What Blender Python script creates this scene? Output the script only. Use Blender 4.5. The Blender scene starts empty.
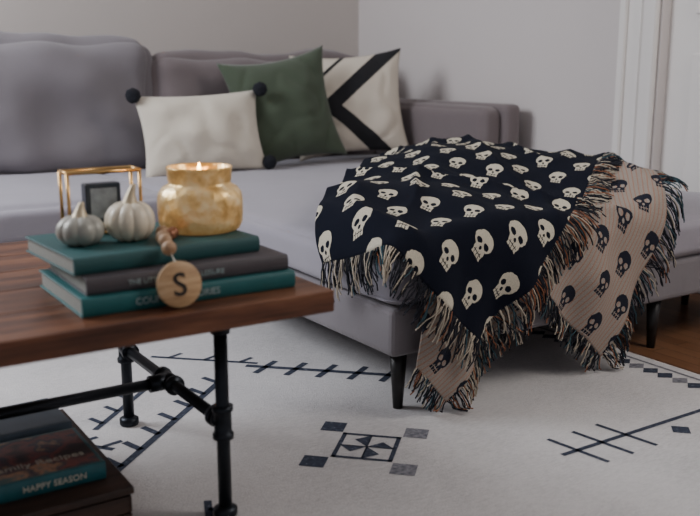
import bpy, bmesh, math, random
from mathutils import Vector, Matrix, Euler, noise
random.seed(7)
S=bpy.context.scene
COL=S.collection
# ---------------------------------------------------------------- helpers
class NT:
    def __init__(s,name):
        s.m=bpy.data.materials.new(name); s.m.use_nodes=True
        s.t=s.m.node_tree; s.b=s.t.nodes['Principled BSDF']
    def n(s,t,**k):
        x=s.t.nodes.new(t)
        for a,v in k.items(): setattr(x,a,v)
        return x
    def l(s,a,b): s.t.links.new(a,b)
    def M(s,op,a,b=None,c=None,clamp=False):
        x=s.n('ShaderNodeMath',operation=op); x.use_clamp=clamp
        for i,v in enumerate((a,b,c)):
            if v is None: continue
            if isinstance(v,(int,float)): x.inputs[i].default_value=v
            else: s.l(v,x.inputs[i])
        return x.outputs[0]
    def mix(s,f,a,b):
        x=s.n('ShaderNodeMix',data_type='RGBA')
        for i,v in ((0,f),(6,a),(7,b)):
            if isinstance(v,(int,float)): x.inputs[i].default_value=v
            elif isinstance(v,tuple): x.inputs[i].default_value=(*v,1)
            else: s.l(v,x.inputs[i])
        return x.outputs[2]
    def noise(s,scale,detail=4,vec=None,stretch=None):
        x=s.n('ShaderNodeTexNoise'); x.inputs['Scale'].default_value=scale; x.inputs['Detail'].default_value=detail
        if vec is None:
            vec=s.n('ShaderNodeTexCoord').outputs['Object']
        if stretch:
            mp=s.n('ShaderNodeMapping'); mp.inputs['Scale'].default_value=stretch; s.l(vec,mp.inputs[0]); vec=mp.outputs[0]
        s.l(vec,x.inputs['Vector']); return x.outputs['Fac']
    def ramp(s,f,stops):
        x=s.n('ShaderNodeValToRGB'); e=x.color_ramp.elements
        while len(e)<len(stops): e.new(0.5)
        for i,(p,c) in enumerate(stops):
            e[i].position=p; e[i].color=(*c,1)
        s.l(f,x.inputs[0]); return x.outputs[0]
    def bump(s,h,strength=.3,dist=.002):
        x=s.n('ShaderNodeBump'); x.inputs['Strength'].default_value=strength; x.inputs['Distance'].default_value=dist
        s.l(h,x.inputs['Height']); s.l(x.outputs[0],s.b.inputs['Normal'])
    def base(s,c):
        if isinstance(c,tuple): s.b.inputs['Base Color'].default_value=(*c,1)
        else: s.l(c,s.b.inputs['Base Color'])
    def rm(s,r,m=0): s.b.inputs['Roughness'].default_value=r; s.b.inputs['Metallic'].default_value=m

def simple(name,c,r=.6,m=0,var=.15,vs=6,bs=300,bst=.2,bd=.001):
    t=NT(name); d=tuple(x*(1-var) for x in c); u=tuple(min(1,x*(1+var)) for x in c)
    t.base(t.mix(t.noise(vs),d,u)); t.rm(r,m)
    if bst: t.bump(t.noise(bs,2),bst,bd)
    return t.m
def fabric(name,c,var=.12):
    t=NT(name); d=tuple(x*(1-var) for x in c); u=tuple(min(1,x*(1+var)) for x in c)
    f=t.M('ADD',t.M('MULTIPLY',t.noise(4,3),.5),t.M('MULTIPLY',t.noise(350,2),.5))
    t.base(t.mix(f,d,u)); t.rm(.95)
    t.b.inputs['Sheen Weight'].default_value=.2
    h=t.M('ADD',t.M('MULTIPLY',t.noise(500,2),.4),t.M('MULTIPLY',t.noise(7,3),3.0))
    t.bump(h,.5,.003); return t.m
def wood(name,c1,c2,c3,stretch=(1.2,14,14),r=.45):
    t=NT(name); f=t.noise(3,8,stretch=stretch); g=t.noise(30,4,stretch=(stretch[0]*.5,stretch[1]*.6,stretch[2]*.6))
    k=t.M('ADD',t.M('MULTIPLY',f,.75),t.M('MULTIPLY',g,.25))
    t.base(t.ramp(k,[(.35,c1),(.5,c2),(.66,c3)])); t.rm(r); t.bump(k,.35,.002); return t.m

def obj(name,bm,mat=None,smooth=True,parent=None):
    me=bpy.data.meshes.new(name); bm.normal_update(); bm.to_mesh(me); bm.free()
    o=bpy.data.objects.new(name,me); COL.objects.link(o)
    if mat: me.materials.append(mat)
    if smooth:
        for p in me.polygons: p.use_smooth=True
    if parent: o.parent=parent
    return o
def empty(name,loc=(0,0,0),rz=0):
    e=bpy.data.objects.new(name,None); COL.objects.link(e); e.location=loc; e.rotation_euler=(0,0,rz); e.empty_display_size=.05; return e
def box(name,lo,hi,mat,parent=None,bev=0.0,seg=3):
    bm=bmesh.new(); bmesh.ops.create_cube(bm,size=1)
    lo=Vector(lo);hi=Vector(hi);c=(lo+hi)/2;s=hi-lo
    for v in bm.verts: v.co=Vector((c.x+v.co.x*s.x,c.y+v.co.y*s.y,c.z+v.co.z*s.z))
    if bev: bmesh.ops.bevel(bm,geom=bm.edges[:],offset=bev,segments=seg,affect='EDGES',profile=.5)
    o=obj(name,bm,mat,smooth=False,parent=parent)
    return o
def puffy(name,lo,hi,mat,parent=None,r=.05,puff=.02,n=18,wr=.004,seed=0,sag=0):
    bm=bmesh.new(); bmesh.ops.create_cube(bm,size=2)
    bmesh.ops.subdivide_edges(bm,edges=bm.edges[:],cuts=n,use_grid_fill=True)
    lo=Vector(lo);hi=Vector(hi);c=(lo+hi)/2;h=(hi-lo)/2
    for v in bm.verts:
        u=v.co.copy()
        w=Vector([math.copysign(1-(1-abs(a))**1.6,a) if abs(a)<1 else a for a in u])
        p=Vector((w.x*h.x,w.y*h.y,w.z*h.z))
        inner=Vector([max(-(h[i]-r),min(h[i]-r,p[i])) for i in range(3)])
        d=p-inner
        if d.length>1e-6: p=inner+d.normalized()*r
        nrm=d.normalized() if d.length>1e-6 else Vector((0,0,0))
        q=[(1-w[i]**4) for i in range(3)]
        ax=max(range(3),key=lambda i:abs(u[i]))
        o2=[i for i in range(3) if i!=ax]
        a=puff*q[o2[0]]**.7*q[o2[1]]**.7
        p[ax]+=math.copysign(a,u[ax])
        nz=noise.noise(p*5+Vector((seed,seed*2,0)))*wr*3
        p+=nrm*nz
        if sag: p.z-=sag*(1-w.x**2)*max(0,w.z)
        v.co=c+p
    return obj(name,bm,mat,parent=parent)
def tube(name,pts,r,mat,parent=None,seg=12,cyclic=False):
    cu=bpy.data.curves.new(name,'CURVE'); cu.dimensions='3D'; cu.bevel_depth=r; cu.bevel_resolution=max(1,seg//4); cu.use_fill_caps=True
    sp=cu.splines.new('POLY'); sp.points.add(len(pts)-1)
    for i,p in enumerate(pts): sp.points[i].co=(*p,1)
    sp.use_cyclic_u=cyclic
    o=bpy.data.objects.new(name,cu); COL.objects.link(o); cu.materials.append(mat)
    if parent:o.parent=parent
    return o
def lathe(name,prof,mat,loc=(0,0,0),parent=None,n=48,rot=None):
    bm=bmesh.new(); rings=[]
    for r,z in prof:
        rings.append([bm.verts.new((max(r,.0002)*math.cos(2*math.pi*i/n),max(r,.0002)*math.sin(2*math.pi*i/n),z)) for i in range(n)])
    for a,b in zip(rings,rings[1:]):
        for i in range(n): bm.faces.new((a[i],a[(i+1)%n],b[(i+1)%n],b[i]))
    bm.faces.new(rings[-1]); bm.faces.new(rings[0][::-1])
    M=Matrix.Translation(loc)
    if rot: M=M@rot
    bm.transform(M)
    return obj(name,bm,mat,parent=parent)
def cyl(name,p0,p1,r0,r1,mat,parent=None,n=24):
    p0=Vector(p0);p1=Vector(p1);d=p1-p0
    return lathe(name,[(r0,0),(r1,d.length)],mat,p0,parent,n,d.to_track_quat('Z','Y').to_matrix().to_4x4())
def text(name,s,size,mat,loc,rot,parent,ext=.0006):
    cu=bpy.data.curves.new(name,'FONT'); cu.body=s; cu.size=size; cu.extrude=ext; cu.align_x='CENTER'; cu.align_y='CENTER'
    o=bpy.data.objects.new(name,cu); COL.objects.link(o); cu.materials.append(mat); o.location=loc; o.rotation_euler=rot; o.parent=parent
    return o

# ---------------------------------------------------------------- materials
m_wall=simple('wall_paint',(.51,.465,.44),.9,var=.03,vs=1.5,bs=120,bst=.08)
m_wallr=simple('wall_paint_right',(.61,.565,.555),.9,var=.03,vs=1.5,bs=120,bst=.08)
m_trim=simple('trim_paint',(.76,.73,.71),.5,var=.02,bst=0)
m_ceil=simple('ceiling_paint',(.75,.75,.75),.9,var=.02,bst=0)
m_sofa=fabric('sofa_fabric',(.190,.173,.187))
m_sofa_seat_lit=fabric('sofa_fabric_seat_lit',(.30,.283,.325))  # sofa fabric again, light on the seats painted in as a paler, bluer colour
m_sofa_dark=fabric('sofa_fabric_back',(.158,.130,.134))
m_black=simple('black_leg',(.012,.011,.012),.4,bst=0)
m_pipe=simple('black_iron',(.022,.026,.033),.38,.75,var=.3,vs=30,bs=200,bst=.2)
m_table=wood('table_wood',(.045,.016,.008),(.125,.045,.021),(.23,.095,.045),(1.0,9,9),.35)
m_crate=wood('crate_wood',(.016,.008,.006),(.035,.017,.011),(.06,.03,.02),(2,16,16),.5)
m_teal=simple('book_teal',(.012,.12,.125),.55,var=.2,vs=20)
m_teal2=simple('book_dark_teal',(.016,.085,.088),.6,var=.2,vs=20)
m_grey=simple('book_grey',(.075,.065,.072),.6,var=.2,vs=20)
m_page=simple('book_pages',(.30,.30,.27),.9,var=.25,vs=200,bst=0)
m_brass=simple('brass',(.65,.40,.16),.3,1,bst=0)
m_cream=simple('cream_print',(.62,.58,.48),.8,bst=0)
m_silver=simple('silver_print',(.36,.46,.46),.7,bst=0)
m_bead=wood('bead_wood',(.30,.17,.09),(.45,.28,.16),(.55,.36,.22),(10,30,30),.5)
m_disc=wood('disc_wood',(.42,.25,.12),(.56,.36,.19),(.66,.46,.27),(6,20,40),.5)
m_copper=simple('copper_bead',(.30,.12,.06),.4,.3,bst=0)

# floor planks
t=NT('floor_wood')
tc=t.n('ShaderNodeTexCoord'); br=t.n('ShaderNodeTexBrick'); mp=t.n('ShaderNodeMapping'); t.l(tc.outputs['Object'],mp.inputs[0]); mp.inputs['Rotation'].default_value=(0,0,math.pi/2)
t.l(mp.outputs[0],br.inputs[0]); br.inputs['Scale'].default_value=1; br.inputs['Brick Width'].default_value=.9; br.inputs['Row Height'].default_value=.06; br.inputs['Mortar Size'].default_value=.0015
br.inputs['Color1'].default_value=(.17,.075,.036,1); br.inputs['Color2'].default_value=(.25,.12,.06,1); br.inputs['Mortar'].default_value=(.03,.012,.006,1)
g=t.noise(6,6,stretch=(14,1,1)); t.base(t.mix(t.M('MULTIPLY',g,.6),br.outputs[0],(.07,.03,.015))); t.rm(.35); m_floor=t.m
# rug
t=NT('rug_wool'); f=t.noise(2.2,5); g=t.noise(260,2); w=t.noise(60,3,stretch=(1,4,1))
c=t.ramp(t.M('ADD',t.M('MULTIPLY',f,.6),t.M('MULTIPLY',w,.4)),[(.3,(.42,.41,.41)),(.5,(.62,.60,.60)),(.7,(.74,.72,.71))])
t.base(t.mix(t.M('MULTIPLY',g,.5),c,(.42,.41,.43))); t.rm(1); t.bump(t.M('ADD',g,t.M('MULTIPLY',w,.8)),.6,.004); m_rug=t.m
t=NT('rug_pattern'); g=t.noise(90,3); t.base(t.ramp(g,[(.3,(.016,.022,.040)),(.62,(.035,.045,.075)),(.75,(.20,.21,.25))])); t.rm(1); m_rugd=t.m
t=NT('rug_pattern_grey'); g=t.noise(90,3); t.base(t.ramp(g,[(.3,(.08,.08,.10)),(.7,(.24,.24,.27))])); t.rm(1); m_rugg=t.m

def skull_mat(name,bg,fg,lines=None):
    t=NT(name); uv=t.n('ShaderNodeUVMap').outputs[0]
    nz=t.n('ShaderNodeTexNoise'); nz.inputs['Scale'].default_value=90; t.l(uv,nz.inputs['Vector'])
    sp=t.n('ShaderNodeSeparateXYZ'); t.l(uv,sp.inputs[0]); M=t.M
    wob=M('MULTIPLY',M('SUBTRACT',nz.outputs['Fac'],.5),.006)
    cw,ch=.124,.100
    qq=M('DIVIDE',sp.outputs[1],ch); row=M('FLOOR',qq)
    y=M('ADD',M('MULTIPLY',M('SUBTRACT',M('FRACT',qq),.5),ch),wob)
    pp=M('ADD',M('DIVIDE',sp.outputs[0],cw),M('MULTIPLY',M('FLOORED_MODULO',row,2.0),.5))
    x=M('ADD',M('MULTIPLY',M('SUBTRACT',M('FRACT',pp),.5),cw),wob)
    x=M('MULTIPLY',x,1.12); y=M('MULTIPLY',y,1.08)
    ax=M('ABSOLUTE',x)
    def ell(xx,cx,rx,yy,cy,ry):
        a=M('DIVIDE',M('SUBTRACT',xx,cx),rx); b=M('DIVIDE',M('SUBTRACT',yy,cy),ry)
        return M('LESS_THAN',M('ADD',M('MULTIPLY',a,a),M('MULTIPLY',b,b)),1)
    cr=ell(x,0,.0305,y,.009,.0295)
    jaw=M('MULTIPLY',M('LESS_THAN',ax,.0185),M('MULTIPLY',M('LESS_THAN',y,0),M('GREATER_THAN',y,-.041)))
    eye=ell(ax,.0132,.0085,y,.000,.0085)
    nose=ell(x,0,.0042,y,-.0155,.0058)
    tl=M('LESS_THAN',M('ABSOLUTE',M('SUBTRACT',M('FRACT',M('ADD',M('DIVIDE',x,.0092),.5)),.5)),.11)
    tl=M('MULTIPLY',tl,M('LESS_THAN',y,-.0245))
    ml=M('LESS_THAN',M('ABSOLUTE',M('ADD',y,.0300)),.0013); tl=M('MAXIMUM',tl,M('MULTIPLY',ml,M('LESS_THAN',ax,.015)))
    mask=M('MAXIMUM',cr,jaw)
    for k in (eye,nose,tl): mask=M('MULTIPLY',mask,M('SUBTRACT',1,k))
    weave=t.n('ShaderNodeTexNoise'); weave.inputs['Scale'].default_value=420; t.l(uv,weave.inputs['Vector'])
    b=bg
    if lines:
        l=M('LESS_THAN',M('FRACT',M('DIVIDE',sp.outputs[0],.013)),.28)
        b=t.mix(M('MULTIPLY',l,.6),bg,lines)
    col=t.mix(mask,b,fg)
    wv=M('ADD',M('MULTIPLY',weave.outputs['Fac'],1.0),.45)
    hs=t.n('ShaderNodeHueSaturation'); t.l(col,hs.inputs['Color']); t.l(wv,hs.inputs['Value'])
    t.base(hs.outputs[0]); t.rm(1); t.b.inputs['Specular IOR Level'].default_value=.15
    t.bump(weave.outputs['Fac'],.6,.003); return t.m
m_navy=skull_mat('throw_navy_skulls',(.0065,.0085,.017),(.60,.55,.44))
m_beige=skull_mat('throw_reverse_skulls',(.33,.285,.25),(.018,.020,.032),(.36,.17,.10))
m_fr=[simple('fringe_black',(.010,.011,.018),1,bst=0),simple('fringe_cream',(.45,.39,.31),1,bst=0),simple('fringe_rust',(.26,.10,.05),1,bst=0),simple('fringe_teal',(.035,.08,.10),1,bst=0)]

# ---------------------------------------------------------------- room
WX,WY=3.06,4.60
box('floor',(-3,-2.5,-.05),(WX+.1,WY+.1,0),m_floor)
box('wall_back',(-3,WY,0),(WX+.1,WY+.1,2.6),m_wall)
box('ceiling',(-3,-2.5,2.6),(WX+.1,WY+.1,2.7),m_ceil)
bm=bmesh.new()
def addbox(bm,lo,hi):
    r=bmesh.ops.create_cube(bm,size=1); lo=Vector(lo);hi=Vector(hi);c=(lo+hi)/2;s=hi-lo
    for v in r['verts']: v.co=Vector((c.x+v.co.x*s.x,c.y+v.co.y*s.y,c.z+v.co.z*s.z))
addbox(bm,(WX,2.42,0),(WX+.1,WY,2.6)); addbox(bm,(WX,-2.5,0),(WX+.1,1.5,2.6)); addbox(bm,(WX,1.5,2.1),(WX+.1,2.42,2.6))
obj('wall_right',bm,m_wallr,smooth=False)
bm=bmesh.new()
addbox(bm,(WX-.018,2.44,0),(WX,2.60,2.22)); addbox(bm,(WX-.034,2.575,0),(WX,2.61,2.25)); addbox(bm,(WX-.028,2.43,0),(WX,2.455,2.15)); addbox(bm,(WX-.024,2.50,0),(WX,2.52,2.2))
addbox(bm,(WX-.018,1.34,0),(WX,1.50,2.22)); addbox(bm,(WX-.018,1.34,2.1),(WX,2.6,2.25))
bmesh.ops.bevel(bm,geom=bm.edges[:],offset=.004,segments=2,affect='EDGES')
obj('trim_1',bm,m_trim,smooth=False)
d=empty('door_1',(0,0,0))
box('slab',(WX+.05,1.5,0.005),(WX+.09,2.42,2.1),m_trim,d)
for i,(a,b) in enumerate(((.2,.95),(1.1,1.95))):
    for j,(c0,c1) in enumerate(((1.6,1.9),(2.0,2.3))):
        box(f'panel_{i}{j}',(WX+.04,c0,a),(WX+.052,c1,b),m_trim,d,bev=.006)
bm=bmesh.new(); addbox(bm,(WX-.016,2.62,0),(WX,WY,.13)); addbox(bm,(WX-.024,2.62,0),(WX,WY,.02))
obj('baseboard_right',bm,m_trim,smooth=False)
box('baseboard_back',(-3,WY-.016,0),(WX-.03,WY,.13),m_trim,bev=.004)

# ---------------------------------------------------------------- rug
rug=empty('area_rug')
RX0,RX1,RY0,RY1=-1.3,2.25,.1,3.1
bm=bmesh.new(); addbox(bm,(RX0,RY0,0),(RX1,RY1,.010)); bmesh.ops.bevel(bm,geom=bm.edges[:],offset=.003,segments=2,affect='EDGES')
obj('pile',bm,m_rug,smooth=False,parent=rug)
def flat(bm,pts,z=.0108):
    vs=[bm.verts.new((x,y,z)) for x,y in pts]; f=bm.faces.new(vs)
    f.normal_update()
    if f.normal.z<0: f.normal_flip()
def bar(bm,p,q,w):
    p=Vector(p);q=Vector(q);d=(q-p).normalized();n=Vector((-d.y,d.x))*w/2
    flat(bm,[p+n,q+n,q-n,p-n])
D=bmesh.new(); G=bmesh.new()
def medallion(cx,cy,s=.135):
    h=s*.7071
    C=[Vector((cx+h,cy)),Vector((cx,cy+h)),Vector((cx-h,cy)),Vector((cx,cy-h))]
    for i in range(4):
        d_=(C[(i+1)%4]-C[i]).normalized()*.005; bar(D,C[i]-d_,C[(i+1)%4]+d_,.011)
    for i in (0,1): bar(D,(C[i]+C[i+1])/2,(C[(i+2)%4]+C[(i+3)%4])/2,.004)
    c=Vector((cx,cy))
    M_=[(C[i]+C[(i+1)%4])/2 for i in range(4)]
    flat(D,[c,M_[0],C[1]*.55+c*.45]); flat(D,[c,M_[2],C[3]*.55+c*.45]); flat(D,[c,M_[1],C[2]*.5+c*.5]); flat(D,[c,M_[3],C[0]*.5+c*.5])
    for i,(dx,dy) in enumerate(((1,0),(0,1),(-1,0),(0,-1))):
        k=Vector((cx+dx*h*1.55,cy+dy*h*1.55)); r=.041
        flat(G if i%3==0 else D,[k+Vector(v)*r for v in ((1,0),(0,1),(-1,0),(0,-1))],.0106)
medallion(1.133,1.664)
medallion(.35,1.0); medallion(.2,2.55)
def feather(x0,x1,y,n,sgn=1):
    bar(D,(x0,y),(x1,y),.014)
    for i in range(n):
        x=x0+.05*sgn+i*.085*sgn
        L=.085
        bar(D,(x-.012,y+L),(x+.012,y-L),.013)
feather(1.49,2.06,1.375,3); feather(2.0,1.6,.9,3,-1)
for k in ((1.90,1.27),(1.85,1.32)):
    c=Vector(k); flat(D,[c+Vector(v)*.03 for v in ((1,0),(0,1),(-1,0),(0,-1))])
def comb(p,q,n,L=.05,both=False,w=.016):
    p=Vector(p);q=Vector(q);bar(D,p,q,w);d=(q-p).normalized();nn=Vector((-d.y,d.x))
    for i in range(n):
        c=p.lerp(q,(i+.5)/n); bar(D,c if not both else c-nn*L,c+(nn+d*.5)*L,w*.9)
comb((.50,1.78),(1.06,2.30),8,.06,w=.020); comb((.62,2.12),(.86,2.36),4,.05)
comb((1.16,2.36),(1.50,2.03),5,.06,True,w=.022); comb((.95,2.6),(1.2,2.36),3,.05)
comb((.70,1.62),(.62,1.42),3,.04); comb((.45,2.2),(.62,1.98),4,.05)
comb((.2,1.3),(.6,1.2),5,.05)
comb((1.0,1.0),(1.3,.7),5,.05,True)
# border
bar(G,(2.205,RY0+.03),(2.205,RY1-.03),.012)
y=RY0+.05; k=0
while y<RY1-.08:
    r=.026; c=Vector((2.155,y)); flat(D if k%3 else G,[c+Vector(v)*r for v in ((1.3,0),(0,1),(-1.3,0),(0,-1))]); y+=.052; k+=1
obj('pattern_dark',D,m_rugd,smooth=False,parent=rug); obj('pattern_grey',G,m_rugg,smooth=False,parent=rug)

# ---------------------------------------------------------------- sofa
sofa=empty('sectional_sofa')
CX0,CX1,CY0=1.29,2.99,1.78
box('chaise_base',(CX0,CY0,.167),(CX1,4.45,.30),m_sofa,sofa,bev=.018)
box('main_base',(-1.0,3.2,.167),(CX0+.05,4.45,.30),m_sofa,sofa,bev=.018)
puffy('chaise_cushion',(CX0-.006,CY0-.006,.298),(CX1+.003,4.2,.428),m_sofa_seat_lit,sofa,r=.035,puff=.012,n=30,wr=.002)
puffy('seat_cushion_1',(.22,3.18,.298),(1.28,4.2,.428),m_sofa_seat_lit,sofa,r=.035,puff=.02,wr=.002)
puffy('seat_cushion_2',(-.86,3.18,.298),(.215,4.2,.428),m_sofa_seat_lit,sofa,r=.035,puff=.02,wr=.002)
for k,zz in enumerate((.402,.318)):
    tube(f'piping_{k+1}',[(CX0-.0055,4.1,zz),(CX0-.0055,CY0+.03,zz),(CX0+.006,CY0+.006,zz),(CX0+.03,CY0-.0055,zz),(CX1-.03,CY0-.0055,zz)],.0035,m_sofa_seat_lit,sofa)
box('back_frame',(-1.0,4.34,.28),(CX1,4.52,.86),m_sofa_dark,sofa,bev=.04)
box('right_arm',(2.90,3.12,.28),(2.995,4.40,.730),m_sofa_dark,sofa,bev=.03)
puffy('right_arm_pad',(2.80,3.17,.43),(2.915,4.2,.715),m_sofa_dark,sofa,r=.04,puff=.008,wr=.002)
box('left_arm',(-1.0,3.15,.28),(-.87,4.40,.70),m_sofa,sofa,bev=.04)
def backc(name,x0,x1,top,mat,seed):
    o=puffy(name,(0,0,0),(x1-x0,.24,top-.43),mat,sofa,r=.075,puff=.035,n=30,wr=.013,seed=seed)
    o.location=(x0,4.04,.425); o.rotation_euler=(-.10,0,0)
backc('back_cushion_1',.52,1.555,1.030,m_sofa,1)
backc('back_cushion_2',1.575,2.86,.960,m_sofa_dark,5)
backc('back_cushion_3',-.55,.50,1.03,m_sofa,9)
for i,(x,y) in enumerate(((1.345,1.83),(2.37,1.83),(2.93,2.12),(1.345,3.3),(-.92,3.3),(-.92,4.35),(2.93,4.35),(.2,3.28))):
    zz=.010 if x<2.25 and y<3.1 else 0
    cyl(f'leg_{i+1}',(x,y,zz),(x,y,.17),.013,.024,m_black,sofa)

# ---------------------------------------------------------------- pillows
def pillow(name,w,h,th,mat,loc,rx,roll,yaw,n=36,seed=0,pinch=.08,parent=None):
    bm=bmesh.new(); g={}
    for side in (1,-1):
        for i in range(n+1):
            for j in range(n+1):
                u=-1+2*i/n; v=-1+2*j/n
                edge=i in(0,n) or j in(0,n)
                if side==-1 and edge: g[(side,i,j)]=g[(1,i,j)]; continue
                x=u*w/2*(1-pinch*(1-v*v)**1*abs(u)**2 ); z=v*h/2*(1-pinch*(1-u*u)*abs(v)**2)
                t_=((1-u**4)*(1-v**4))**.6 *(.55+.45*(1-u*u)*(1-v*v))
                rd=abs(noise.noise(Vector((x*6+seed,z*6,seed+side))))
                wr=noise.noise(Vector((x*9+seed,z*9,side)))*.026*t_-(max(0,.22-rd)/.22)**2*.022*t_*min(1,(abs(u)+abs(v))*.8)
                g[(side,i,j)]=bm.verts.new((x,-side*(th/2*t_+wr),z))
    for side in (1,-1):
        for i in range(n):
            for j in range(n):
                f=[g[(side,i,j)],g[(side,i+1,j)],g[(side,i+1,j+1)],g[(side,i,j+1)]]
                bm.faces.new(f if side==1 else f[::-1])
    o=obj(name,bm,mat,parent=parent)
    o.location=loc; o.rotation_mode='XYZ'
    o.rotation_euler=(Matrix.Rotation(yaw,3,'Z')@Matrix.Rotation(rx,3,'X')@Matrix.Rotation(roll,3,'Y')).to_euler()
    return o
m_white=fabric('pillow_cream',(.61,.555,.465)); m_green=fabric('pillow_green',(.054,.073,.046))
t=NT('pillow_geometric'); tc=t.n('ShaderNodeTexCoord'); sp=t.n('ShaderNodeSeparateXYZ'); t.l(tc.outputs['Object'],sp.inputs[0])
X,Z=sp.outputs[0],sp.outputs[2]
def band(c,k,x0,w):
    return t.M('LESS_THAN',t.M('ABSOLUTE',t.M('SUBTRACT',t.M('SUBTRACT',Z,c),t.M('MULTIPLY',t.M('SUBTRACT',X,x0),k))),w)
b1=t.M('MULTIPLY',band(0,.78,-.10,.046),t.M('GREATER_THAN',Z,-.05)); b2=t.M('MULTIPLY',band(0,-.95,-.12,.050),t.M('LESS_THAN',Z,.02))
b3=band(.155,.78,-.12,.010); b4=band(.50,.95,-.12,.07)
mk=t.M('MAXIMUM',t.M('MAXIMUM',b1,b2),t.M('MAXIMUM',b3,b4))
t.base(t.mix(mk,(.61,.55,.465),(.012,.012,.015))); t.rm(.95); t.bump(t.noise(260,2),.5,.002); m_geo=t.m
pillow('geometric_throw_pillow',.57,.53,.17,m_geo,(2.50,3.83,.715),-.20,-.07,-.42,seed=3,pinch=.12)
pillow('green_throw_pillow',.53,.54,.18,m_green,(2.09,3.78,.70),-.22,-.17,-.25,seed=8,pinch=.15)
wp=empty('cream_throw_pillow'); 
o=pillow('cushion',.57,.37,.16,m_white,(1.65,3.73,.609),-.28,-.04,-.12,seed=12,parent=wp)
m_pom=simple('pompom_navy',(.012,.014,.022),1,bs=400,bst=1,bd=.01)
for i,(sx,sz) in enumerate(((-1,1),(1,1),(1,-1))):
    c=o.matrix_basis@Vector((sx*.285,-.01,sz*.185))
    bm=bmesh.new(); bmesh.ops.create_icosphere(bm,subdivisions=4,radius=.032)
    for v in bm.verts: v.co*=1+noise.noise(v.co*120)*.18
    bm.transform(Matrix.Translation((c.x,c.y-(.03 if i==1 else 0),max(c.z,.475)))); obj(f'pompom_{i+1}',bm,m_pom,parent=wp)

# ---------------------------------------------------------------- throw blanket
XS,YS=CX0+.04,CY0+.04
def gs(a,b,cx,cy,sx,sy): return math.exp(-((a-cx)/sx)**2-((b-cy)/sy)**2)
def hump(a,b):
    return .150*gs(a,b,2.08,2.48,.46,.42)+.07*gs(a,b,1.55,2.15,.24,.30)+.058*gs(a,b,2.38,2.0,.24,.3)
def gg(d,R):
    if d<=0: return 0,0
    if d<R*math.pi/2: return R*math.sin(d/R),R*(1-math.cos(d/R))
    return R,R+d-R*math.pi/2
def ridge(a,b,ang,sc,s):
    u=a*math.cos(ang)+b*math.sin(ang); v=-a*math.sin(ang)+b*math.cos(ang)
    n_=noise.noise(Vector((u*sc,v*sc*.28,s)))
    return max(0,1-abs(n_)*3.2)**1.5
def drape(a,b,off,seed=0,wr=1):
    R=.045+off
    ox,zx=gg(XS-a,R); oy,zy=gg(YS-b,R)
    x=XS-ox if a<XS else a; y=YS-oy if b<YS else b
    down=(zx**2.0+zy**2.0)**.5
    ac,bc=max(a,XS),max(b,YS); h=hump(ac,bc)
    w=noise.noise(Vector((a*3.6,b*3.6,.3)))*.024+ridge(a,b,.5,4.5,1.5)*.028+ridge(a,b,-.5,5.5,6.5)*.018
    w2=noise.noise(Vector((a*11,b*11,7)))*.005
    top=1-min(1,down/.08)
    z=.437+off+h-down-h*min(1,down/.25)+ (w+w2+.004)*wr*top
    fy=min(1,zy/.16); fx=min(1,zx/.16)
    fold=math.sin(a*21+b*6)*.55+math.sin(a*43-b*9)*.25+noise.noise(Vector((a*8,b*3,1)))*.6
    fold2=math.sin(b*19-a*5)*.5+noise.noise(Vector((b*8,a*3,4)))*.6
    y-=fy*(.026+.028*fold)*wr; x-=fx*(.014+.014*fold2)*wr
    if z<.022:
        y-=(.022-z)*.7; z=.022+ (.022-z)*.05
    return Vector((x,y,z))
def quad(c,n,m):
    return [[ (Vector(c[0])*(1-i/n)*(1-j/m)+Vector(c[1])*(i/n)*(1-j/m)+Vector(c[2])*(i/n)*(j/m)+Vector(c[3])*(1-i/n)*(j/m)) for j in range(m+1)] for i in range(n+1)]
throw=empty('skull_throw_blanket')
def sheet(name,corners,T,e1,e2,off,mat,seed,n=130,m=160,thick=.006,bulge=0,bulge2=0):
    bm=bmesh.new(); uvl=bm.loops.layers.uv.new('UVMap'); G_=quad(corners,n,m); V={};UV={}
    for i in range(n+1):
        for j in range(m+1):
            f=i/n; h=j/m
            ab=G_[i][j]-Vector(e2)*bulge*math.sin(math.pi*f)*(1-h)**4-Vector(e1)*bulge2*math.sin(math.pi*h)*(1-f)**4
            V[i,j]=bm.verts.new(drape(ab.x,ab.y,off,seed)); r=ab-Vector(T); UV[i,j]=(r.dot(Vector(e1))+5.03,r.dot(Vector(e2))+5)
    for i in range(n):
        for j in range(m):
            ks=[(i,j),(i,j+1),(i+1,j+1),(i+1,j)]
            f=bm.faces.new([V[k] for k in ks])
            for lp,k in zip(f.loops,ks): lp[uvl].uv=UV[k]
    bmesh.ops.recalc_face_normals(bm,faces=bm.faces[:])
    o=obj(name,bm,mat,parent=throw)
    md=o.modifiers.new('t','SOLIDIFY'); md.thickness=thick; md.offset=0
    return o
strands=[[],[],[],[]]
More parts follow.
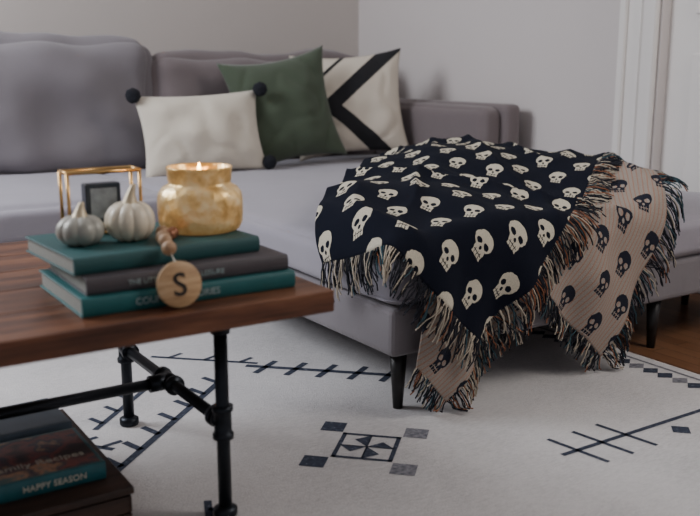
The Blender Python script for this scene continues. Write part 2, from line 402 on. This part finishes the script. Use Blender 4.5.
def fringe(p,q,out,off,seed,wts,L=.07,step=.0038,grav=1.0,bulge=0):
    p=Vector(p);q=Vector(q);out=Vector(out).normalized();N=int((q-p).length/step); tn=(q-p).normalized()
    for i in range(N):
        fr=(i+random.random())/N
        s=p.lerp(q,fr)+out*bulge*math.sin(math.pi*fr); LL=L*random.uniform(.7,1.15); jt=random.gauss(0,.32)+math.sin(i*.35)*.15; up=random.uniform(0,.010)
        pts=[];pos=s.copy(); d=(out+tn*jt)
        K=6
        for k in range(K+1):
            pt=drape(pos.x,pos.y,off,seed); f=k/K
            front=pos.y<YS-.02; left=pos.x<XS-.02
            if front: pt.y-=up*math.sin(f*3)+.004*f
            if left: pt.x-=up*math.sin(f*3)+.004*f
            if not(front or left): pt.z+=up*math.sin(f*3)-off*.3*f
            pt+=Vector((random.gauss(0,.0015),random.gauss(0,.0015),random.gauss(0,.001)))*(f>0)
            pts.append(pt)
            g=Vector((0,0))
            if front: g+=Vector((0,-1))
            if left: g+=Vector((-1,0))
            dd=(d+g*grav*(.4+f)); dd.normalize(); pos=pos+dd*LL/K
        strands[random.choices(range(4),wts)[0]].append(pts)
T=(1.53,1.50); e1=(-.57,.82); e2=(.82,.57)
def pq(p,q): return (T[0]+p*e1[0]+q*e2[0],T[1]+p*e1[1]+q*e2[1])
A=[pq(0,0),pq(.64,0.02),pq(.93,1.6),pq(0,1.17)]
sheet('navy_side',A,T,e1,e2,.030,m_navy,0,bulge=.065,bulge2=-.015)
fringe(A[0],A[1],(-e2[0],-e2[1]),.032,0,(6,3.2,.3,.5),L=.088,bulge=.065)
fringe(A[0],A[3],(-e1[0],-e1[1]),.032,0,(6,2.6,1.4,1.1),L=.078,bulge=-.015)
TB=(2.02,1.39); f1=(-.73,.68); f2=(.66,.75)
def pqb(p,q): return (TB[0]+p*f1[0]+q*f2[0],TB[1]+p*f1[1]+q*f2[1])
B=[pqb(0,0),pqb(.52,0),pqb(.50,.95),pqb(.05,.80)]
sheet('reverse_side',B,TB,f1,f2,.016,m_beige,3.3,90,110)
fringe(pqb(0,0),pqb(.40,0),(-f2[0],-f2[1]),.017,3.3,(6,1.8,1.4,1.2),L=.065)
fringe(pqb(0,0),B[3],(-f1[0],-f1[1]),.017,3.3,(6,1.5,.9,1.2),L=.078)
fringe(B[3],B[2],f2,.017,3.3,(6,1.5,1.2,1.2),L=.06)
Cc=[(1.43,1.38),(1.335,1.49),(1.37,1.76),(1.70,1.60)]
sheet('reverse_corner',Cc,Cc[0],e1,e2,.010,m_beige,6.1,40,50)
fringe(Cc[0],Cc[1],(-.7,-.7),.012,6.1,(5,2,1.6,1.5),L=.060); fringe(Cc[0],Cc[3],(.5,-.85),.012,6.1,(5,2,1.6,1.5),L=.065)
for k,ss in enumerate(strands):
    cu=bpy.data.curves.new('fringe','CURVE'); cu.dimensions='3D'; cu.bevel_depth=.0018; cu.bevel_resolution=1
    for pts in ss:
        s_=cu.splines.new('POLY'); s_.points.add(len(pts)-1)
        for i,p in enumerate(pts): s_.points[i].co=(p.x,p.y,max(p.z,.013),1)
    o=bpy.data.objects.new(f'fringe_{k+1}',cu); COL.objects.link(o); cu.materials.append(m_fr[k]); o.parent=throw

# ---------------------------------------------------------------- coffee table
tab=empty('coffee_table')
TX0,TX1,TY0,TY1,TZ=-.50,.877,1.398,2.231,.487
nP=5; w=(TY1-TY0)/nP
for i in range(nP):
    o=box(f'plank_{i+1}',(TX0,TY0+i*w+.0006,TZ-.042),(TX1,TY0+(i+1)*w-.0006,TZ),m_table,tab,bev=.003,seg=2)
box('cleat_1',(.64,1.50,TZ-.062),(.77,2.15,TZ-.042),m_table,tab); box('cleat_2',(-.42,1.50,TZ-.062),(-.30,2.15,TZ-.042),m_table,tab)
ZP=.212; fl=.011
for k,lx in enumerate((.705,-.36)):
    for j,ly in enumerate((1.543,2.109)):
        cyl(f'leg_{k}{j}',(lx,ly,fl),(lx,ly,TZ-.06),.0135,.0135,m_pipe,tab)
        lathe(f'foot_{k}{j}',[(.022,0),(.024,.003),(.024,.016),(.018,.020),(.0135,.022)],m_pipe,(lx,ly,fl),tab)
        lathe(f'flange_{k}{j}',[(.0135,0),(.019,.0),(.021,.02),(.045,.022),(.045,.03)],m_pipe,(lx,ly,TZ-.092),tab)
        lathe(f'tee_{k}{j}',[(.0135,-.034),(.021,-.034),(.021,-.024),(.0175,-.022),(.0175,.022),(.021,.024),(.021,.034),(.0135,.034)],m_pipe,(lx,ly,ZP),tab)
        s=1 if j==0 else -1
        cyl(f'collar_{k}{j}',(lx,ly,ZP),(lx,ly+s*.032,ZP),.018,.018,m_pipe,tab); cyl(f'rim_{k}{j}',(lx,ly+s*.030,ZP),(lx,ly+s*.042,ZP),.021,.021,m_pipe,tab)
    cyl(f'cross_{k}',(lx,1.543,ZP),(lx,2.109,ZP),.0125,.0125,m_pipe,tab)
    cyl(f'midtee_{k}',(lx,1.79,ZP),(lx,1.862,ZP),.019,.019,m_pipe,tab); cyl(f'midrim_a{k}',(lx,1.785,ZP),(lx,1.796,ZP),.022,.022,m_pipe,tab); cyl(f'midrim_b{k}',(lx,1.856,ZP),(lx,1.867,ZP),.022,.022,m_pipe,tab)
    s=-1 if k==0 else 1
    cyl(f'midcol_{k}',(lx,1.826,ZP),(lx+s*.045,1.826,ZP),.019,.019,m_pipe,tab)
cyl('stretcher',(-.36,1.826,ZP),(.705,1.826,ZP),.0125,.0125,m_pipe,tab)

def book(name,x,y,z,w,dp,th,mat,rot=0,title=None,tm=None,ts=.018,spine='front',parent=None):
    e=empty(name,(x,y,z),rot)
    cv=.003
    box('pages',(.004,.006,cv),(w-.005,dp-.006,th-cv),m_page,e)
    box('cover_bottom',(0,0,0),(w,dp,cv),mat,e,bev=.001,seg=1); box('cover_top',(0,0,th-cv),(w,dp,th),mat,e,bev=.001,seg=1)
    bm=bmesh.new(); n=8; pr=[]
    for i in range(n+1):
        a=-math.pi/2+math.pi*i/n; pr.append((-.006*math.cos(a)+.002,th/2+math.sin(a)*th/2))
    A_=[bm.verts.new((0,p[0],p[1])) for p in pr]; B_=[bm.verts.new((w,p[0],p[1])) for p in pr]
    for i in range(n): bm.faces.new((A_[i],B_[i],B_[i+1],A_[i+1]))
    bm.faces.new(A_); bm.faces.new(B_[::-1]); bmesh.ops.recalc_face_normals(bm,faces=bm.faces[:])
    obj('spine',bm,mat,smooth=False,parent=e)
    if title: text('title',title,ts,tm or m_cream,(w*.42,-.0048,th/2),(math.pi/2,0,0),e,.0008)
    return e
z0=TZ
book('hardcover_book',.418,1.462,z0,.408,.27,.033,m_teal,.0,'COUNTRY   STORIES',m_silver,.017)
book('hardcover_book',.432,1.478,z0+.033,.386,.25,.030,m_grey,-.01,'THE LITTLE HOUSE OF LEISURE',m_silver,.013)
book('hardcover_book',.422,1.508,z0+.063,.365,.265,.030,m_teal2,.06,None)
ZT=z0+.093
# candle jar
t=NT('mercury_glass_gold'); v=t.n('ShaderNodeTexVoronoi'); v.inputs['Scale'].default_value=55; t.l(t.n('ShaderNodeTexCoord').outputs['Object'],v.inputs['Vector'])
n1=t.noise(32,5); t.base(t.ramp(n1,[(.36,(.40,.25,.08)),(.5,(.74,.53,.23)),(.64,(.92,.76,.46))])); t.rm(.32,.7); t.bump(t.M('ADD',v.outputs['Distance'],n1),.45,.004)
t.b.inputs['Emission Color'].default_value=(1,.52,.18,1); t.b.inputs['Emission Strength'].default_value=.13; m_jar=t.m  # weak emission paints the candle's inner glow onto the glass
t=NT('candle_wax_lit'); t.base((.9,.65,.35)); t.b.inputs['Emission Color'].default_value=(1,.50,.18,1); t.b.inputs['Emission Strength'].default_value=1.6; m_wax=t.m
t=NT('flame'); t.base((1,.7,.3)); t.b.inputs['Emission Color'].default_value=(1,.6,.22,1); t.b.inputs['Emission Strength'].default_value=22; m_flame=t.m
cj=empty('candle_jar')
cxy=(.722,1.655,ZT)
lathe('jar',[(.066,0),(.077,.004),(.083,.016),(.0845,.035),(.0845,.062),(.082,.076),(.074,.087),(.063,.093),(.061,.097),(.063,.102),(.064,.122),(.0655,.126),(.0635,.128),(.0605,.126),(.059,.10),(.0575,.094),(.057,.09),(.057,.05),(.057,.02),(.05,.01)],m_jar,cxy,cj,64)
lathe('wax',[(.0,.012),(.052,.012),(.0565,.05),(.0565,.110),(.0,.109)],m_wax,cxy,cj)
lathe('flame_body',[(.001,.110),(.004,.115),(.0045,.120),(.003,.127),(.0005,.134)],m_flame,cxy,cj,16)
cyl('wick',(cxy[0],cxy[1],ZT+.108),(cxy[0],cxy[1],ZT+.113),.0011,.0011,m_black,cj,8)
def pumpkin(name,x,y,R,H,ms,mst,ribs=9,lean=.2):
    e=empty(name); bm=bmesh.new(); nu,nv=108,28; rings=[]
    for j in range(nv+1):
        ph=-math.pi/2+math.pi*j/nv; ring=[]
        for i in range(nu):
            th=2*math.pi*i/nu; rb=abs(math.cos(th*ribs/2))
            rr=R*(math.cos(ph)**.8 if math.cos(ph)>0 else 0)*(.86+.14*rb**.6)+.0002
            zz=H/2+H/2*math.sin(ph)*(1-.22*max(0,1-rr/R*2.2))*(1-.05*(1-rb))
            ring.append(bm.verts.new((x+rr*math.cos(th),y+rr*math.sin(th),ZT+zz-.0)))
        rings.append(ring)
    for a,b in zip(rings,rings[1:]):
        for i in range(nu): bm.faces.new((a[i],a[(i+1)%nu],b[(i+1)%nu],b[i]))
    bm.faces.new(rings[-1]); bm.faces.new(rings[0][::-1])
    mn=min(v.co.z for v in bm.verts)
    for v in bm.verts: v.co.z-=mn-ZT
    obj('body',bm,ms,parent=e)
    bm=bmesh.new(); n=10; prev=None; 
    for k in range(8):
        f=k/7; c=Vector((x+lean*.05*f*f,y,ZT+H*.80+f*H*.55)); r=(.0125*(1-f)**1.5+.0046)
        ring=[bm.verts.new(c+Vector((math.cos(2*math.pi*i/n)*r*(1+.15*(i%2)),math.sin(2*math.pi*i/n)*r*(1+.15*(i%2)),0))) for i in range(n)]
        if prev:
            for i in range(n): bm.faces.new((prev[i],prev[(i+1)%n],ring[(i+1)%n],ring[i]))
        prev=ring
    bm.faces.new(prev); obj('stem',bm,mst,parent=e)
m_pw=simple('pumpkin_ivory',(.80,.71,.56),.3,.0,var=.1,vs=30,bst=0); m_pg=simple('pumpkin_sage',(.42,.41,.36),.35,.1,var=.2,vs=30,bst=0)
m_stem=simple('stem_gold',(.55,.46,.32),.4,.3,bst=0)
pumpkin('ivory_pumpkin',.566,1.625,.047,.078,m_pw,m_stem)
pumpkin('sage_pumpkin',.473,1.630,.0445,.058,m_pg,m_stem,8,.1)
ln=empty('brass_lantern')
lx0,lx1,ly0,ly1,lz0,lz1=.478,.620,1.712,1.762,ZT,ZT+.122
for i,(x,y) in enumerate(((lx0,ly0),(lx1,ly0),(lx1,ly1),(lx0,ly1))): cyl(f'post_{i+1}',(x,y,lz0),(x,y,lz1),.0035,.0035,m_brass,ln,12)
for k,z in enumerate((lz0+.003,lz1)):
    tube(f'ring_{k+1}',[(lx0,ly0,z),(lx1,ly0,z),(lx1,ly1,z),(lx0,ly1,z)],.0038,m_brass,ln,cyclic=True)
m_print=simple('dark_print',(.02,.03,.045),.3,bst=0); m_pic=simple('print_picture',(.26,.29,.31),.5,var=.6,vs=60,bst=0)
box('holder_body',(.514,1.722,lz0+.02),(.584,1.752,lz0+.098),m_print,ln,bev=.003); box('holder_face',(.523,1.7205,lz0+.030),(.575,1.7225,lz0+.089),m_pic,ln)
box('holder_stand',(lx0,1.731,lz0),(lx1,1.743,lz0+.006),m_brass,ln); cyl('holder_stem',(.549,1.737,lz0+.004),(.549,1.737,lz0+.022),.006,.006,m_brass,ln)
gb=empty('wooden_bead_garland')
def bead(i,p,r,m):
    bm=bmesh.new(); bmesh.ops.create_uvsphere(bm,u_segments=24,v_segments=16,radius=r); bm.transform(Matrix.Translation(p)); obj(f'bead_{i}',bm,m,parent=gb)
bp=[((.640,1.60,ZT+.011),.011,m_copper),((.626,1.581,ZT+.011),.0115,m_copper),((.619,1.60,ZT+.013),.013,m_bead),((.609,1.574,ZT+.011),.011,m_copper),((.600,1.549,ZT+.0135),.0135,m_bead),((.594,1.524,ZT+.0125),.0125,m_bead),((.588,1.492,ZT+.004),.0135,m_bead)]
for i,(p,r,m) in enumerate(bp): bead(i+1,p,r,m)
tube('cord',[p for p,_,_ in bp]+[(.587,1.470,ZT-.012),(.584,1.450,z0+.078)],.0012,m_cream,gb)
th=math.radians(-9)
dr=Matrix.Rotation(math.pi/2+th,4,'X')
lathe('tag_disc',[(.0395,-.003),(.041,-.002),(.041,.002),(.0395,.003)],m_disc,(.584,1.441,z0+.0415),gb,64,dr)
text('tag_letter','S',.058,m_black,(.584,1.4365,z0+.0405),(math.pi/2+th,0,0),gb,.0008)

# ---------------------------------------------------------------- crate & books under the table
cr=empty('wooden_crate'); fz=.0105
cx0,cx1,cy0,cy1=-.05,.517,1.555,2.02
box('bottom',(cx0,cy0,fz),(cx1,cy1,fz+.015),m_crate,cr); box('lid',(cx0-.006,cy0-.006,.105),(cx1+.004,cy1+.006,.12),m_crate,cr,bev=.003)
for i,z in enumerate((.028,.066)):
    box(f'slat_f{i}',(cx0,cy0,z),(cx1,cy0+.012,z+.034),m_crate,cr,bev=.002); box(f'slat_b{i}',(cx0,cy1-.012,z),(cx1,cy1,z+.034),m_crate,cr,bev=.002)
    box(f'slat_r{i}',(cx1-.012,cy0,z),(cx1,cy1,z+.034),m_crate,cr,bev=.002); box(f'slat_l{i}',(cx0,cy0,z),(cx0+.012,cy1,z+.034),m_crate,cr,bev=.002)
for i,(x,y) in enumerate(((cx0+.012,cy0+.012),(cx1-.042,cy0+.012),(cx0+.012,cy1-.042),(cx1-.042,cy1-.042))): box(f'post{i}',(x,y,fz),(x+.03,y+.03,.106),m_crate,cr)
t=NT('cover_art'); f=t.noise(16,4); g=t.noise(22,3)
t.base(t.ramp(f,[(.32,(.03,.015,.012)),(.45,(.24,.045,.03)),(.52,(.03,.03,.05)),(.60,(.55,.28,.14)),(.68,(.05,.14,.14))])); t.rm(.4); m_art=t.m
m_tealb=simple('game_box_teal',(.015,.11,.13),.35,var=.3,vs=30); m_blueb=simple('book_blue',(.10,.15,.20),.45,var=.2,vs=20)
bk=book('board_book',.175,1.612,.12,.312,.20,.036,m_tealb,0.0,None)
text('title','HAPPY SEASON',.017,m_cream,(.215,-.0048,.018),(math.pi/2,0,0),bk,.0008)
box('cover_art',(.008,.008,.0362),(.304,.192,.0368),m_art,bk)
text('cover_title','Family Recipes',.03,m_cream,(.20,.06,.0372),(0,0,0),bk)
bk2=book('board_book',.20,1.835,.12,.29,.17,.038,m_blueb,.03); box('cover_art',(.006,.006,.0382),(.284,.164,.0388),m_blueb,bk2)

# ---------------------------------------------------------------- camera & lights
cam=bpy.data.cameras.new('camera'); co=bpy.data.objects.new('camera',cam); COL.objects.link(co)
co.location=(0,0,.9); tl=math.radians(12); yaw=math.radians(33.1)
dv=Vector((math.sin(yaw)*math.cos(tl),math.cos(yaw)*math.cos(tl),-math.sin(tl)))
co.rotation_euler=dv.to_track_quat('-Z','Y').to_euler(); cam.sensor_width=36; cam.lens=900/700*36
cam.dof.use_dof=True; cam.dof.focus_distance=2.5; cam.dof.aperture_fstop=2.9; cam.clip_start=.02
S.camera=co
def area(name,loc,tgt,sx,sy,p,c):
    l=bpy.data.lights.new(name,'AREA'); l.shape='RECTANGLE'; l.size=sx; l.size_y=sy; l.energy=p; l.color=c
    o=bpy.data.objects.new(name,l); COL.objects.link(o); o.location=loc; o.rotation_euler=(Vector(tgt)-Vector(loc)).to_track_quat('-Z','Y').to_euler()
area('window_light',(-.9,3.5,2.05),(2.2,2.5,.1),1.4,1.1,88,(.92,.95,1))
area('fill_light',(2.85,.35,2.35),(1.6,2.2,.2),1.0,1.2,54,(1,.95,.89))  # added fill with no visible source, brightens top surfaces and rug
pl=bpy.data.lights.new('candle_glow','POINT'); pl.energy=.5; pl.color=(1,.55,.2); pl.shadow_soft_size=.008; po=bpy.data.objects.new('candle_glow',pl); COL.objects.link(po); po.location=(cxy[0],cxy[1],ZT+.142)
W=bpy.data.worlds.new('world'); S.world=W; W.use_nodes=True; W.node_tree.nodes['Background'].inputs[0].default_value=(.94,.93,1,1); W.node_tree.nodes['Background'].inputs[1].default_value=.30
